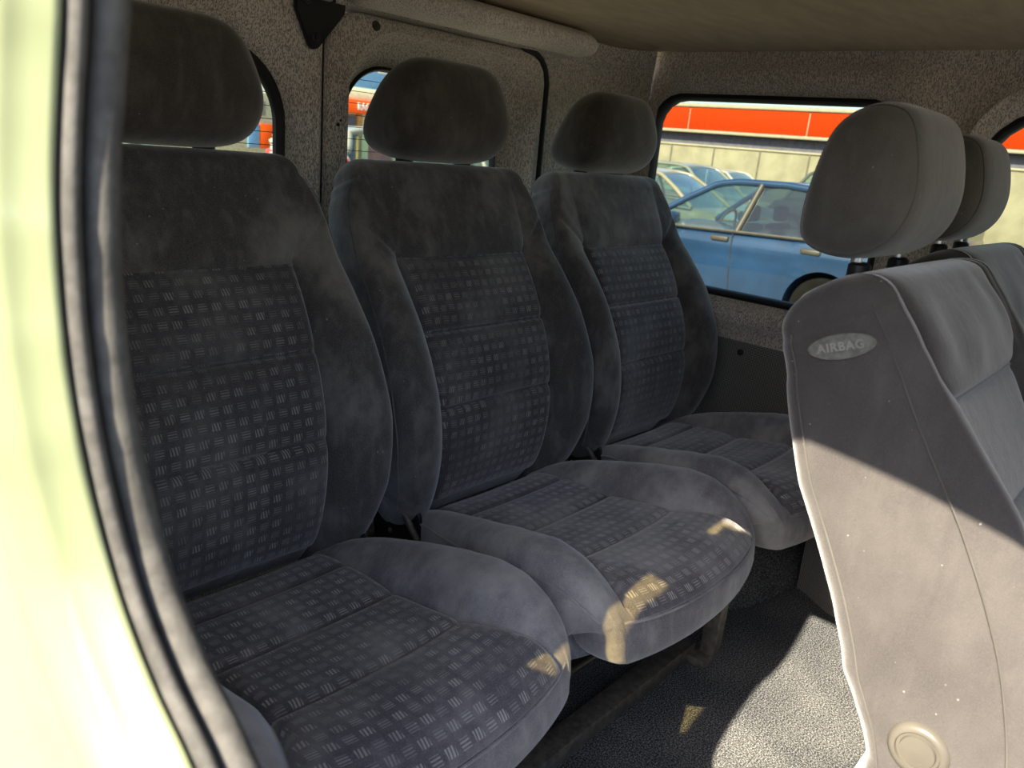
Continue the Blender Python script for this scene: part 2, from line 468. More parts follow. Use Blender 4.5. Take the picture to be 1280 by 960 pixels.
def make_rear_seat():
    root = empty('rear_seat')
    A, C, tn, nn = cushion_loft(BACK, back_prm, 110, .035, .042)
    # seams pressed in: from the panel's top corners out to the shoulders, and along the pad's lower edge
    X, Z = A[..., 0], A[..., 2]
    ax = np.abs(X)
    front = A[..., 1] < np.interp(Z, [p[1] for p in BACK], [p[0] for p in BACK]) + .035
    zl = .778 + (ax - .165) * .9
    d = np.abs(Z - zl) * .74
    g = np.where((ax > .160) & front, .0065 * np.exp(-(d / .0045) ** 2), 0) * sstep(.243, .228, ax)
    A[..., 1] += g
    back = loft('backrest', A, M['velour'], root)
    # two tailored panels: find t of seam heights on curve
    zc = C[:, 1]
    tz = lambda z: float(np.interp(z, zc, np.linspace(0, 1, len(zc))))
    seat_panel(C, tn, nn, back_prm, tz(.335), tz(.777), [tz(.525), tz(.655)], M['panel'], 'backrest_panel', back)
    CB, nb = C, nn
    A, C, tn, nn = cushion_loft(CUSH, cush_prm, 110, .03, .05, -1)
    A = cush_bow(A)
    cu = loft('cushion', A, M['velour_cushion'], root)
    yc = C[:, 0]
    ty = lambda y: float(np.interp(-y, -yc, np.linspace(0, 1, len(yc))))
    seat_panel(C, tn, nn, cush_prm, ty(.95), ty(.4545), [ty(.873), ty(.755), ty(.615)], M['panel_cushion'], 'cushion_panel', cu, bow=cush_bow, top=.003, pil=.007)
    # piping round the cushion, between top and side band
    pts = []
    S = [cush_bow(np.array([[s * cush_prm(t)['wo'] * 1.0, 0, 0]])) for t in (0,) for s in (1,)]
    def edge_pt(t, xf, dd):
        p = cush_prm(t); i = t * (len(C) - 1)
        y = np.interp(i, range(len(C)), C[:, 0]); z = np.interp(i, range(len(C)), C[:, 1])
        n_ = (np.interp(i, range(len(C)), nn[:, 0]), np.interp(i, range(len(C)), nn[:, 1]))
        return tuple(cush_bow(np.array([xf * (p['wo'] - .0025), y + n_[0] * dd(p), z + n_[1] * dd(p)])))
    sd = lambda p: p['b'] * .4 - .009
    for t in np.linspace(.12, .86, 36): pts.append(edge_pt(t, -1, sd))
    tf = ty(.4535)
    for x in np.linspace(-.93, .93, 30): pts.append(edge_pt(tf - .03 * abs(x) ** 6, x, lambda p: .0015 - .006 * abs(x) ** 8))
    for t in np.linspace(.86, .12, 36): pts.append(edge_pt(t, 1, sd))
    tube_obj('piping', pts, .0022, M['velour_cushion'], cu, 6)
    for s in (-1, 1):
        q = []
        for t in np.linspace(.10, .90, 50):
            p = back_prm(t); i = t * (len(CB) - 1)
            y = np.interp(i, range(len(CB)), CB[:, 0]); z = np.interp(i, range(len(CB)), CB[:, 1])
            n_ = (np.interp(i, range(len(CB)), nb[:, 0]), np.interp(i, range(len(CB)), nb[:, 1])); d = p['b'] * .4 - .010
            q.append((s * (p['wo'] - .0015), y + n_[0] * d, z + n_[1] * d))
        tube_obj('stitched_seam', q, .0010, M['velour'], back, 6)
    hr = headrest_mesh('headrest', [(y + .828 + .028 * max(0, (y - .33) / .05) * max(0, (1.04 - z) / .14), z + .051) for y, z in HEAD], 0, .150, M['head_rear'], root, p=4.6, q=2.7, bulge=.006, taper=.16)
    for s in (-1, 1):
        tube_obj('headrest_post', [(s * .075, 1.165, .88), (s * .075, 1.168, .97)], .006, M['steel'], hr, 12)
        disc_obj('post_sleeve', (s * .075, 1.163, .945), (0, .05, 1), [(.001, -.02), (.017, -.02), (.016, .003), (.009, .006), (.001, .006)], M['black_plastic'], hr, 20)
    for s in (-1, 1):
        bm = bmesh.new()
        out = [(.90, .24), (1.03, .24), (1.05, .33), (1.02, .40), (.965, .405), (.915, .345)]
        for xo in (.213, .220):
            pass
        vs0 = [bm.verts.new((s * .205, y, z)) for y, z in out]; vs1 = [bm.verts.new((s * .213, y, z)) for y, z in out]
        bm.faces.new(vs0); bm.faces.new(vs1[::-1])
        for k in range(len(out)): bm.faces.new((vs0[k], vs0[(k + 1) % len(out)], vs1[(k + 1) % len(out)], vs1[k]))
        bmesh.ops.bevel(bm, geom=bm.edges[:], offset=.0015, segments=1, affect='EDGES')
        br = bm_obj('hinge_bracket', bm, M['black_metal'], root)
        for (y, z) in ((.935, .325), (.96, .365), (.985, .34), (.945, .285), (.99, .29), (1.005, .375)):
            disc_obj('rivet', (s * .212, y, z), (s, 0, 0), [(.001, 0), (.005, 0), (.0045, .003), (.001, .004)], M['rivet'], br, 12)
        add = bmesh.new(); add_tube(add, [(s * .222, .90, .30), (s * .222, .985, .385)], .006, 8)
        bm_obj('recline_rod', add, M['frame_metal'], root, True)
    # pressed-steel pan under the cushion
    box_obj('seat_pan', (-.2, .57, .204), (.2, .96, .222), M['black_metal'], root, .006)
    return root

def kids(o): return [c for c in bpy.data.objects if c.parent == o]
def copy_tree(o, parent=None):
    c = o.copy(); COL.objects.link(c)
    if parent is not None: c.parent = parent
    for ch in kids(o): copy_tree(ch, c)
    return c

PITCH = .54
rs = make_rear_seat(); rs.location = (1.06 - PITCH, 0, 0)
tag(rs, 'charcoal velour rear seat nearest the grey rubber door seal, headrest cut off by it', 'seat', 'rear row of seats')
r2 = copy_tree(rs); r2.location = (1.06, 0, 0)
tag(r2, 'charcoal velour seat in the middle of the rear row, sunlit spots on its cushion', 'seat')
r3 = copy_tree(rs); r3.location = (1.06 + PITCH, 0, 0)
tag(r3, 'charcoal velour rear seat beside the side window wall, cushion in deep shade', 'seat')

# ---- front seats
FB = [(.06, .24), (.03, .33), (.028, .42), (.05, .51), (.082, .59), (.118, .66), (.152, .72), (.178, .768), (.205, .822), (.226, .854), (.236, .869)]
def fb_prm(t):
    z = np.interp(t * 10, range(11), [p[1] for p in FB])
    wo = np.interp(z, [.24, .4, .6, .8, .86, .885], [.242, .245, .243, .238, .234, .222])
    wp = np.interp(z, [.24, .5, .76, .79, .9], [.14, .150, .158, .185, .19])
    b = np.interp(z, [.24, .4, .55, .66, .76, .82, .9], [.05, .06, .058, .048, .026, .012, .004])
    c = np.interp(z, [.24, .755, .768, .81, .88], [0, 0, .016, .018, .008])
    T = np.interp(z, [.24, .36, .5, .72, .84, .89], [.117, .128, .160, .159, .137, .122])
    if z < .76: c -= .006
    return dict(wo=float(wo), wp=float(wp), b=float(b), c=float(c), T=float(T), side=.010)
FC = [(.12, .245), (.06, .25), (.0, .255), (-.08, .262), (-.16, .272), (-.24, .285), (-.31, .292), (-.36, .288), (-.395, .27), (-.41, .24)]
def fc_prm(t):
    y = np.interp(t * 9, range(10), [p[0] for p in FC])
    wo = np.interp(y, [-.41, -.38, -.3, -.1, .12], [.22, .245, .26, .26, .235])
    b = np.interp(y, [-.41, -.36, -.25, -.1, .1], [.0, .01, .04, .05, .02])
    return dict(wo=float(wo), wp=.15, b=float(b), c=-.004, T=.13)

def make_front_seat():
    root = empty('front_seat')
    A, C, tn, nn = cushion_loft(FB, fb_prm, 120, .03, .04)
    X, Y, Z = A[..., 0].copy(), A[..., 1].copy(), A[..., 2].copy()
    yf = np.interp(Z, [p[1] for p in FB], [p[0] for p in FB])
    front = Y < yf + .03
    pad = front & (Z > .765) & (np.abs(X) < .19)
    wr = .0034 * np.sin(X * 58 + 3.5 * np.sin(Z * 19 + X * 11) + Z * 9) * (.5 + .5 * np.sin(X * 27 + Z * 34 + 1.2)) * sstep(.77, .80, Z) * sstep(.89, .85, Z)
    A[..., 1] = np.where(pad, Y - wr, Y)
    side = np.abs(X) > .215
    w2 = .0009 * np.sin(Z * 60 + Y * 70 + 3 * np.sin(Y * 31)) * sstep(.62, .45, Z)
    A[..., 0] = np.where(side, X + np.sign(X) * w2, X)
    back = loft('backrest', A, M['velour_front'], root)
    zc = C[:, 1]; tz = lambda z: float(np.interp(z, zc, np.linspace(0, 1, len(zc))))
    seat_panel(C, tn, nn, fb_prm, tz(.27), tz(.762), [tz(.49), tz(.63)], M['panel_front'], 'backrest_panel', back, pil=.009)
    # stitched seams running down the side band of the backrest
    def seam(name, d_of, x_of):
        for s in (-1, 1):
            pts = []
            for t in np.linspace(.04, .995, 60):
                p = fb_prm(t); i = t * (len(C) - 1)
                y = np.interp(i, range(len(C)), C[:, 0]); z = np.interp(i, range(len(C)), C[:, 1])
                n_ = (np.interp(i, range(len(C)), nn[:, 0]), np.interp(i, range(len(C)), nn[:, 1]))
                d = d_of(p); pts.append((s * x_of(p), y + n_[0] * d, z + n_[1] * d))
            tube_obj(name, pts, .0010, M['thread'], back, 6)
    seam('stitched_seam', lambda p: p['b'] * .4 - .016, lambda p: p['wo'] - .0018)
    seam('stitched_seam', lambda p: -p['T'] * .82, lambda p: p['wo'] - .004)
    cu, C2, t2, n2 = cushion_loft(FC, fc_prm, 80, .03, .04, -1)
    co = loft('cushion', cu, M['velour_front'], root)
    seat_panel(C2, t2, n2, fc_prm, .05, .98, [.3, .55, .8], M['panel_front'], 'cushion_panel', co)
    hr = headrest_mesh('headrest', HEADF, 0, .124, M['head_front'], root, p=7.0, q=3.2, bulge=.005)
    # seam ring round each flat side of the headrest
    S = chaikin(HEADF, 3); c = S.mean(0)
    for s in (-1, 1):
        k = .985
        x = .82; g = (1 - x ** 7.0) ** (1 / 3.2)
        pts = []
        for y, z in S:
            fr = min(1, max(0, (c[0] - y) / .06))
            pts.append((s * x * .124, c[0] + (y - c[0]) * (.12 + .88 * g) - .005 * fr * (1 - x * x), c[1] + (z - c[1]) * (.12 + .88 * g)))
        tube_obj('headrest_seam', pts, .0012, M['head_front'], hr, 6, closed=True)
    for s in (-1, 1):
        tube_obj('headrest_post', [(s * .075, .318, .85), (s * .075, .325, .93)], .0065, M['steel'], hr, 14)
        disc_obj('post_sleeve', (s * .075, .316, .878), (0, .05, 1), [(.001, -.02), (.014, -.02), (.013, .003), (.009, .006), (.001, .006)], M['black_plastic'], hr, 20)
    # round recliner knob low on the door side
    kn = disc_obj('recline_knob', (-.243, .098, .418), (-1, 0, 0), [(.001, 0), (.030, 0), (.030, .006), (.026, .010), (.022, .010), (.021, .006), (.018, .006), (.017, .010), (.001, .011)], M['knob'], root, 40)
    base = bmesh.new(); add_box(base, (-.21, -.33, .03), (.21, .12, .115), .01)
    bm_obj('seat_base', base, M['black_metal'], root, angle=.7)
    for sx in (-.19, .19):
        box_obj('floor_rail', (sx - .02, -.38, 0), (sx + .02, .17, .03), M['frame_metal'], root, .004)
    return root
fs = make_front_seat(); fs.location = (1.06, 0, 0)
tag(fs, 'grey velour seat with an oval AIRBAG tag on its side, lower half in full sun', 'seat', 'front seats')
f2 = copy_tree(fs); f2.location = (1.06 + PITCH, .048, 0)
tag(f2, 'grey velour seat half hidden behind the seat with the AIRBAG tag', 'seat')

def surface_x(o, y, z):
    """outer x of the backrest's door side at (y,z), in seat-local space"""
    me = o.data; best = 0
    for v in me.vertices:
        if v.co.x < 0 and abs(v.co.y - y) < .012 and abs(v.co.z - z) < .012: best = min(best, v.co.x)
    return best or -.24
bk = [c for c in kids(fs) if c.name.startswith('backrest')][0]
sx = surface_x(bk, .264, .812)
# oval sewn tag; long axis runs forward and slightly up
ua = Vector((0, -.9285, .357)).normalized(); va = Vector((0, .357, .9285)).normalized(); tc = Vector((sx, .265, .812))
P = []
for r, h in ((1.0, .0), (1.0, .002), (.93, .0034), (.87, .0022), (.80, .0026), (0.02, .0026)):
    P.append([tc + Vector((-h, 0, 0)) + ua * (math.cos(a) * .0355 * r) + va * (math.sin(a) * .0135 * r) for a in np.linspace(0, 2 * PI, 48, endpoint=False)])
tg = loft('airbag_tag', np.array([[list(p) for p in r] for r in P]), M['tag'], fs); tg['label'] = 'pale oval sewn tag'
def text_mesh(name, s, size, mat, parent, origin, right, up, extrude=.0004, bold=.0):
    cu = bpy.data.curves.new(name + '_curve', 'FONT'); cu.body = s; cu.size = size; cu.extrude = extrude; cu.offset = bold
    cu.align_x = 'CENTER'; cu.align_y = 'CENTER'; cu.space_character = 1.15
    t = bpy.data.objects.new(name + '_tmp', cu); COL.objects.link(t)
    bpy.context.view_layer.update()
    me = bpy.data.meshes.new_from_object(t.evaluated_get(bpy.context.evaluated_depsgraph_get()))
    bpy.data.objects.remove(t, do_unlink=True); bpy.data.curves.remove(cu)
    r, u = Vector(right).normalized(), Vector(up).normalized(); n = r.cross(u)
    me.transform(Matrix((( r.x, u.x, n.x, origin[0]), (r.y, u.y, n.y, origin[1]), (r.z, u.z, n.z, origin[2]), (0, 0, 0, 1))))
    me.materials.clear(); me.materials.append(mat); me.name = name
    return link(bpy.data.objects.new(name, me), parent)
text_mesh('lettering', 'AIRBAG', .0125, M['tag_letter'], tg, tc + Vector((-.0030, 0, 0)), ua, va, .0005, .0004)

# ------------------------------------------------------------------ cabin shell
def struct(o): o['kind'] = 'structure'; return o
ROOF_Z = 1.257
XF = 1.95      # far side trim plane
YR = 1.34      # rear door trim plane

def ring_pts(kind, c, n=96, **k):
    """loop sampled by angle about c. kind rect: lo,hi ; rr: lo,hi,r (rounded rectangle)"""
    out = []
    for a in np.linspace(0, 2 * PI, n, endpoint=False):
        d = np.array([math.cos(a), math.sin(a)])
        lo, hi = np.array(k['lo']), np.array(k['hi'])
        r = k.get('r', 0)
        t = min(((hi[i] if d[i] > 0 else lo[i]) - c[i]) / d[i] for i in range(2) if abs(d[i]) > 1e-9)
        p = c + d * t
        if r > 0:
            q = np.clip(p, lo + r, hi - r)
            dq = p - q
            if abs(dq[0]) > 1e-9 and abs(dq[1]) > 1e-9:
                # march inward along ray until inside rounded corner
                lo_t, hi_t = 0, t
                for _ in range(40):
                    m_ = (lo_t + hi_t) / 2; pp = c + d * m_; qq = np.clip(pp, lo + r, hi - r)
                    if np.linalg.norm(pp - qq) > r: hi_t = m_
                    else: lo_t = m_
                p = c + d * lo_t
        out.append(p)
    if k.get('r', 0) == 0:
        lo, hi = np.array(k['lo']), np.array(k['hi'])
        for q in ((lo[0], lo[1]), (lo[0], hi[1]), (hi[0], lo[1]), (hi[0], hi[1])):
            a = math.atan2(q[1] - c[1], q[0] - c[0]) % (2 * PI)
            out[int(round(a / (2 * PI) * n)) % n] = np.array(q)
    return np.array(out)

def framed_panel(name, loops, to3d, mat, parent=None, smooth=True):
    """loops: list of (Nx2 loop, depth)"""
    P = np.array([[to3d(p, d) for p in lp] for lp, d in loops])
    R, C, _ = P.shape
    o = mesh_obj(name, P.reshape(-1, 3), grid_faces(R, C), mat, parent, smooth, fix=False)
    o.data.set_sharp_from_angle(angle=1.0)
    return o
far3 = lambda p, d: (XF + d, p[0], p[1])
rear3 = lambda p, d: (p[0], YR + d, p[1])

# far wall: window recess between Y .62..1.24
def far_window(num, lo, hi, r, olo, ohi, tiltlo=None):
    c = (np.array(lo) + np.array(hi)) / 2
    loops = [(ring_pts('rect', c, lo=olo, hi=ohi), 0)]
    e = .075
    loops.append((ring_pts('rr', c, lo=np.maximum(np.array(lo) - e, np.array(olo) + .002), hi=np.minimum(np.array(hi) + e, np.array(ohi) - .024), r=r + .05), 0))
    loops.append((ring_pts('rr', c, lo=np.maximum(np.array(lo) - e + .012, np.array(olo) + .003), hi=np.minimum(np.array(hi) + e - .012, np.array(ohi) - .036), r=r + .045), -.010))
    loops.append((ring_pts('rr', c, lo=np.array(lo) - .03, hi=np.array(hi) + .03, r=r + .02), -.002))
    loops.append((ring_pts('rr', c, lo=np.array(lo) - .006, hi=np.array(hi) + .006, r=r + .004), .012))
    loops.append((ring_pts('rr', c, lo=lo, hi=hi, r=r), .045))
    w = struct(framed_panel('wall_far', loops, far3, M['knit']))
    # black rubber seal round the pane
    loops = [(ring_pts('rr', c, lo=np.array(lo) - .005, hi=np.array(hi) + .005, r=r + .004), .016),
             (ring_pts('rr', c, lo=np.array(lo) + .004, hi=np.array(hi) - .004, r=r), .010),
             (ring_pts('rr', c, lo=np.array(lo) + .011, hi=np.array(hi) - .011, r=r - .009), .016),
             (ring_pts('rr', c, lo=np.array(lo) + .012, hi=np.array(hi) - .012, r=r - .010), .046),
             (ring_pts('rr', c, lo=np.array(lo) - .005, hi=np.array(hi) + .005, r=r + .004), .046)]
    s = framed_panel('window_%d' % num, loops, far3, M['rubber_dark']); struct(s)
    g = ring_pts('rr', c, lo=np.array(lo) + .004, hi=np.array(hi) - .004, r=r)
    vs = [far3(p, .035) for p in g]
    mesh_obj('pane', vs, [tuple(range(len(vs)))], M['glass'], s, False)
far_window(1, (.605, .645), (1.262, 1.152), .080, (.505, .535), (1.276, ROOF_Z + .012))
far_window(2, (-.55, .60), (.436, 1.146), .13, (-1.0, .535), (.505, ROOF_Z + .012))
# rear quarter: rounded corner post from the far wall round to the rear door
P = []
arc = [(XF, 1.276)] + [(XF - .10 + .10 * math.cos(a), 1.276 + .10 * math.sin(a)) for a in np.linspace(0, PI / 2, 10)] + [(1.76, 1.374), (1.66, 1.370), (1.60, 1.356), (1.586, 1.372), (1.586, 1.42)]
for z in (0, .3, .6, .9, 1.1, 1.19, 1.225, ROOF_Z + .01):
    k = sstep(1.17, 1.25, z) * .02
    P.append([(x - k, y - k, z) for x, y in arc])
P = np.array(P); struct(mesh_obj('wall_corner', P.reshape(-1, 3), grid_faces(P.shape[0], P.shape[1], False), M['knit'], None, True, fix=False))
# lower dotted trim panel under the windows
bm = bmesh.new(); add_box(bm, (XF + .004, -.75, .22), (XF + .03, 1.3, .536), .004)
lt = struct(bm_obj('wall_far_lower', bm, M['vinyl'], None, angle=.7))
# trim clip
disc_obj('trim_fastener', (XF + .004, .885, .505), (-1, 0, 0), [(.001, 0), (.009, 0), (.008, .003), (.001, .005)], M['black_plastic'], lt, 16)
# outer skin of the far side (solid behind the trim)
struct(box_obj('wall_far_skin', (XF + .05, -.75, -.2), (XF + .09, 1.45, .60), M['white_paint'], None, .004))
# sill box, dotted vinyl, and carpeted wheel arch
P = []
for y in (-.75, .0, .3, .41, .445, .47, .50, .53, .55, .56):
    k = sstep(.44, .56, y)
    P.append([(1.735 + .06 * k, y, -.005), (1.742 + .05 * k, y, .12), (1.765 + .04 * k, y, .24), (1.80, y, .30), (XF + .01, y, .31)])
P = np.array(P); struct(mesh_obj('wall_far_sill', P.reshape(-1, 3), grid_faces(P.shape[0], P.shape[1], False), M['vinyl'], None, True, fix=False))
P = []
for u in np.linspace(0, PI, 24):
    row = []
    for x, s in ((1.42, .0), (1.45, .35), (1.52, .7), (1.62, .9), (1.74, 1.0), (XF + .02, 1.0)):
        row.append((x, .93 - math.cos(u) * (.10 + .26 * s), -.02 + math.sin(u) * .30 * s))
    P.append(row)
P = np.array(P); struct(mesh_obj('floor_wheel_arch', P.reshape(-1, 3), grid_faces(P.shape[0], P.shape[1], False), M['carpet'], None, True, fix=False))

# rear doors
def rear_door(num, xlo, xhi, wlo, whi, r, recess):
    c = (np.array(wlo) + np.array(whi)) / 2
    loops = [(ring_pts('rr', c, lo=(xlo, .05), hi=(xhi, 1.2), r=.07 if recess else .01), .06),
             (ring_pts('rr', c, lo=(xlo, .05), hi=(xhi, 1.2), r=.07 if recess else .01), .006),
             (ring_pts('rr', c, lo=(xlo + .006, .056), hi=(xhi - .006, 1.194), r=.065 if recess else .01), 0)]
    if recess:
        loops += [(ring_pts('rr', c, lo=np.array(wlo) - (.026, .05), hi=np.array(whi) + (.085, .068), r=r + .03), -.009),
                  (ring_pts('rr', c, lo=np.array(wlo) - (.020, .04), hi=np.array(whi) + (.070, .052), r=r + .02), .014),
                  (ring_pts('rr', c, lo=np.array(wlo) - (.004, .01), hi=np.array(whi) + (.012, .008), r=r + .008), .042),
                  (ring_pts('rr', c, lo=wlo, hi=whi, r=r), .052)]
    else:
        loops += [(ring_pts('rr', c, lo=np.array(wlo) - .06, hi=np.array(whi) + .06, r=r + .03), -.003),
                  (ring_pts('rr', c, lo=np.array(wlo) - .01, hi=np.array(whi) + .01, r=r + .008), .022),
                  (ring_pts('rr', c, lo=wlo, hi=whi, r=r), .040)]
    d = struct(framed_panel('door_%d' % num, loops, rear3, M['knit']))
    a = .006 if recess else .016
    dep = .046 if recess else .026
    loops = [(ring_pts('rr', c, lo=np.array(wlo) - .006, hi=np.array(whi) + .006, r=r + .004), dep + .004), (ring_pts('rr', c, lo=np.array(wlo) + a * .4, hi=np.array(whi) - a * .4, r=r - .002), dep - .006),
             (ring_pts('rr', c, lo=np.array(wlo) + a, hi=np.array(whi) - a, r=r - a * .8), dep), (ring_pts('rr', c, lo=np.array(wlo) + a, hi=np.array(whi) - a, r=r - a * .8), dep + .012)]
    framed_panel('window_seal', loops, rear3, M['rubber_dark'], d)
    vs = [rear3(p, dep + .010) for p in ring_pts('rr', c, lo=np.array(wlo), hi=np.array(whi), r=r)]
    gl = mesh_obj('window_pane', vs, [tuple(range(len(vs)))], M['glass'], d, False)
    bm = bmesh.new()
    z = wlo[1] + .03
    while z < whi[1] - .02:
        ins = max(0., r - (whi[1] - z)); ins = r - math.sqrt(max(0, r * r - ins * ins))
        add_tube(bm, [rear3((wlo[0] + ins + .006, z), dep + .008), rear3((whi[0] - ins - .006, z), dep + .008)], .0006, 5)
        z += .0235
    bm_obj('heating_wire', bm, M['black_metal'], gl)
    return d
rear_door(1, .24, .928, (.33, .70), (.858, 1.112), .13, False)
d2 = rear_door(2, .940, 1.578, (1.006, .70), (1.462, 1.110), .10, True)
disc_obj('trim_screw', (1.045, YR - .001, 1.18), (0, -1, 0), [(.001, 0), (.011, 0), (.009, .005), (.001, .007)], M['rubber'], d2, 16)
bm = bmesh.new()
for (x, z) in ((.966, .998), (.961, .990), (.969, .984)): bmesh.ops.create_icosphere(bm, subdivisions=2, radius=.0042, matrix=Matrix.Translation((x, YR - .002, z)))
bm_obj('rust_spot', bm, simple('rusty_clip', (.07, .045, .03), .8, var=.4, vscale=90), d2, True)
# black weather strips in the gaps
struct(box_obj('trim_1', (.922, YR + .018, .05), (.946, YR + .05, 1.23), M['rubber_dark'], None, .003))
pts = [(1.583, YR + .004, .1), (1.583, YR + .004, 1.12)] + [(1.513 + .07 * math.cos(a), YR + .004, 1.125 + .075 * math.sin(a)) for a in np.linspace(.1, PI / 2, 8)] + [(1.49, YR + .010, 1.203)]
struct(tube_obj('trim_2', pts, .0090, M['rubber_dark'], None, 10))
struct(box_obj('wall_rear_skin', (.1, YR + .062, -.1), (XF + .08, YR + .09, .68), M['white_paint'], None, .004))
# strip of wall above the doors
struct(box_obj('wall_rear_header', (.16, YR - .02, 1.203), (1.66, YR + .08, ROOF_Z + .03), M['knit'], None, .006))
# padded roll above the right-hand door
P = []
for x, k in ((.955, .7), (.965, .92), (.98, 1), (1.2, 1), (1.45, 1), (1.60, 1), (1.632, .97), (1.648, .85), (1.655, .6)):
    P.append([(x, 1.288 + .05 * k * math.cos(a), 1.228 + .026 * k * math.sin(a) * (1.0 if math.sin(a) < 0 else 1.3)) for a in np.linspace(0, 2 * PI, 32, endpoint=False)])
struct(loft('trim_3', np.array(P), M['header']))
# floor, ceiling, near side
bm = bmesh.new(); add_box(bm, (.10, -1.6, -.04), (XF + .03, 1.4, 0), 0)
struct(bm_obj('floor', bm, M['carpet']))
P = []
for y in np.linspace(-1.6, 1.42, 20):
    P.append([(x, y, ROOF_Z + .012 * math.sin(PI * (x - .1) / 1.9)) for x in np.linspace(.16, XF + .06, 16)])
P = np.array(P); struct(mesh_obj('ceiling', P.reshape(-1, 3), grid_faces(P.shape[0], P.shape[1], False), M['headliner'], None, True, fix=False))
struct(box_obj('ceiling_skin', (.10, -1.6, ROOF_Z + .02), (XF + .09, 1.45, ROOF_Z + .05), M['white_paint'], None, .01))
# rail over the near door opening
RAIL_Z = 1.243
P = []
for y in np.linspace(-1.6, .62, 40):
    zb = RAIL_Z - .15 * max(0, .27 - y) - .25 * max(0, -y - .1) ** 2
    zb = max(zb, 1.0)
    P.append([(.150, y, zb + .004), (.156, y, zb), (.194, y, zb), (.20, y, zb + .006), (.205, y, ROOF_Z + .03), (.12, y, ROOF_Z + .03), (.135, y, 1.27), (.147, y, zb + .02)])
struct(loft('wall_near_rail', np.array(P), M['knit']))
# near side: painted jamb and rubber seal following the rear edge of the opening
JP = [(.405, 1.262), (.402, 1.22), (.392, 1.14), (.386, 1.07), (.386, 1.027), (.398, .985), (.407, .95), (.411, .917), (.411, .876), (.405, .833), (.390, .787), (.366, .745), (.333, .713), (.301, .693), (.275, .674), (.23, .650), (.15, .62), (.10, .56), (.08, .45), (.06, .30), (.04, .12), (.0, .03)]
JC = spline(JP, 120); jt = np.gradient(JC, axis=0); jt /= np.linalg.norm(jt, axis=1)[:, None]
jn = np.stack([-jt[:, 1], jt[:, 0]], 1)      # pointing rearward, away from the opening
if jn[60, 0] < 0: jn = -jn
JK = np.interp(JC[:, 1], [.70, .76, .82, .87, .92, .955, 1.0, 1.03], [1, .985, .95, .942, .948, .965, .99, 1])
def sweep(sec):
    return np.array([[(x - .168 + .168 * k, c[0] * k + n_[0] * d, .98 + (c[1] - .98) * k + n_[1] * d) for x, d in sec] for c, n_, k in zip(JC, jn, JK)])
seal = empty('door_seal', (0, 0, 0)); tag(seal, 'worn grey rubber weather seal along the rear edge of the door opening', 'seal')
def lobe(cx, cd, rx, rd, n=16): return [(cx + rx * math.cos(a), cd + rd * math.sin(a)) for a in np.linspace(0, 2 * PI, n, endpoint=False)]
loft('inner_lip', sweep(lobe(.160, .008, .0085, .009)), M['rubber'], seal)
loft('outer_lip', sweep(lobe(.1455, .006, .0045, .007)), M['rubber'], seal)
loft('carrier_strip', sweep([(.137, .008), (.168, .008), (.168, .016), (.137, .016)]), M['rubber_dark'], seal)
sec = [(.142, .012), (.1395, .006), (.138, .004), (.135, .006), (.130, .0105), (.126, .0130), (.1235, .0142), (.1215, .0150), (.119, .0162), (.116, .0195), (.1125, .0235), (.109, .027), (.1065, .031), (.1045, .038), (.104, .052)]
S = sweep(sec); struct(mesh_obj('wall_near_jamb', S.reshape(-1, 3), grid_faces(S.shape[0], S.shape[1], False), M['white_paint'], None, True, fix=False))
sec = [(.142, .0175), (.150, .020), (.160, .030), (.163, .034)]
S = sweep(sec); struct(mesh_obj('wall_near_trim', S.reshape(-1, 3), grid_faces(S.shape[0], S.shape[1], False), M['knit'], None, True, fix=False))
Q = sweep([(.1042, .048), (.1035, .06), (.102, .12), (.102, .7)])
keep = [k for k in range(len(JC)) if JC[k, 1] < .835]
Q = Q[keep]; struct(mesh_obj('wall_near_quarter', Q.reshape(-1, 3), grid_faces(Q.shape[0], Q.shape[1], False), M['white_paint'], None, True, fix=False))
struct(box_obj('wall_near_sun_block', (.108, .436, 1.055), (.15, .475, 1.185), M['knit'], None, .002))  # unseen block added to cut the slit's sunlight short
M['sun_slit_glass'] = glass('amber_sun_slit_glass', (.62, .57, .40), .02)  # amber tint added to dim and warm the sun spots on the cushions
struct(box_obj('window_3', (.125, .430, .62), (.129, .50, 1.25), M['sun_slit_glass'], None, .001))  # unseen pane added over the slit that throws sun spots on the cushions
struct(box_obj('wall_near', (.12, .470, .3), (.19, 1.42, ROOF_Z + .02), M['knit'], None, .004))
struct(box_obj('wall_near_lower', (.12, .30, -.1), (.19, 1.42, .60), M['knit'], None, .004))

# front of the cabin, out of frame: door pillar, closed front door, dash bulkhead
struct(box_obj('wall_near_pillar', (.11, -.62, -.1), (.19, -.46, ROOF_Z), M['knit'], None, .012))
struct(box_obj('wall_near_front', (.10, -1.6, -.2), (.17, -.60, .66), M['knit'], None, .01))
struct(box_obj('wall_front', (.10, -1.62, -.2), (XF + .09, -1.54, .60), M['black_plastic'], None, .01))
struct(box_obj('wall_front_header', (.10, -1.62, 1.20), (XF + .09, -1.54, ROOF_Z + .02), M['knit'], None, .01))
struct(box_obj('wall_sky_blocker', (-4.2, -9, GZ0), (-4.0, 9, GZ0 + 2.3), M['concrete'], None, .01))  # unseen wall added to hold sky light off the front seat's side
struct(box_obj('wall_far_front', (XF, -1.6, -.2), (XF + .08, -.90, ROOF_Z), M['knit'], None, .01))
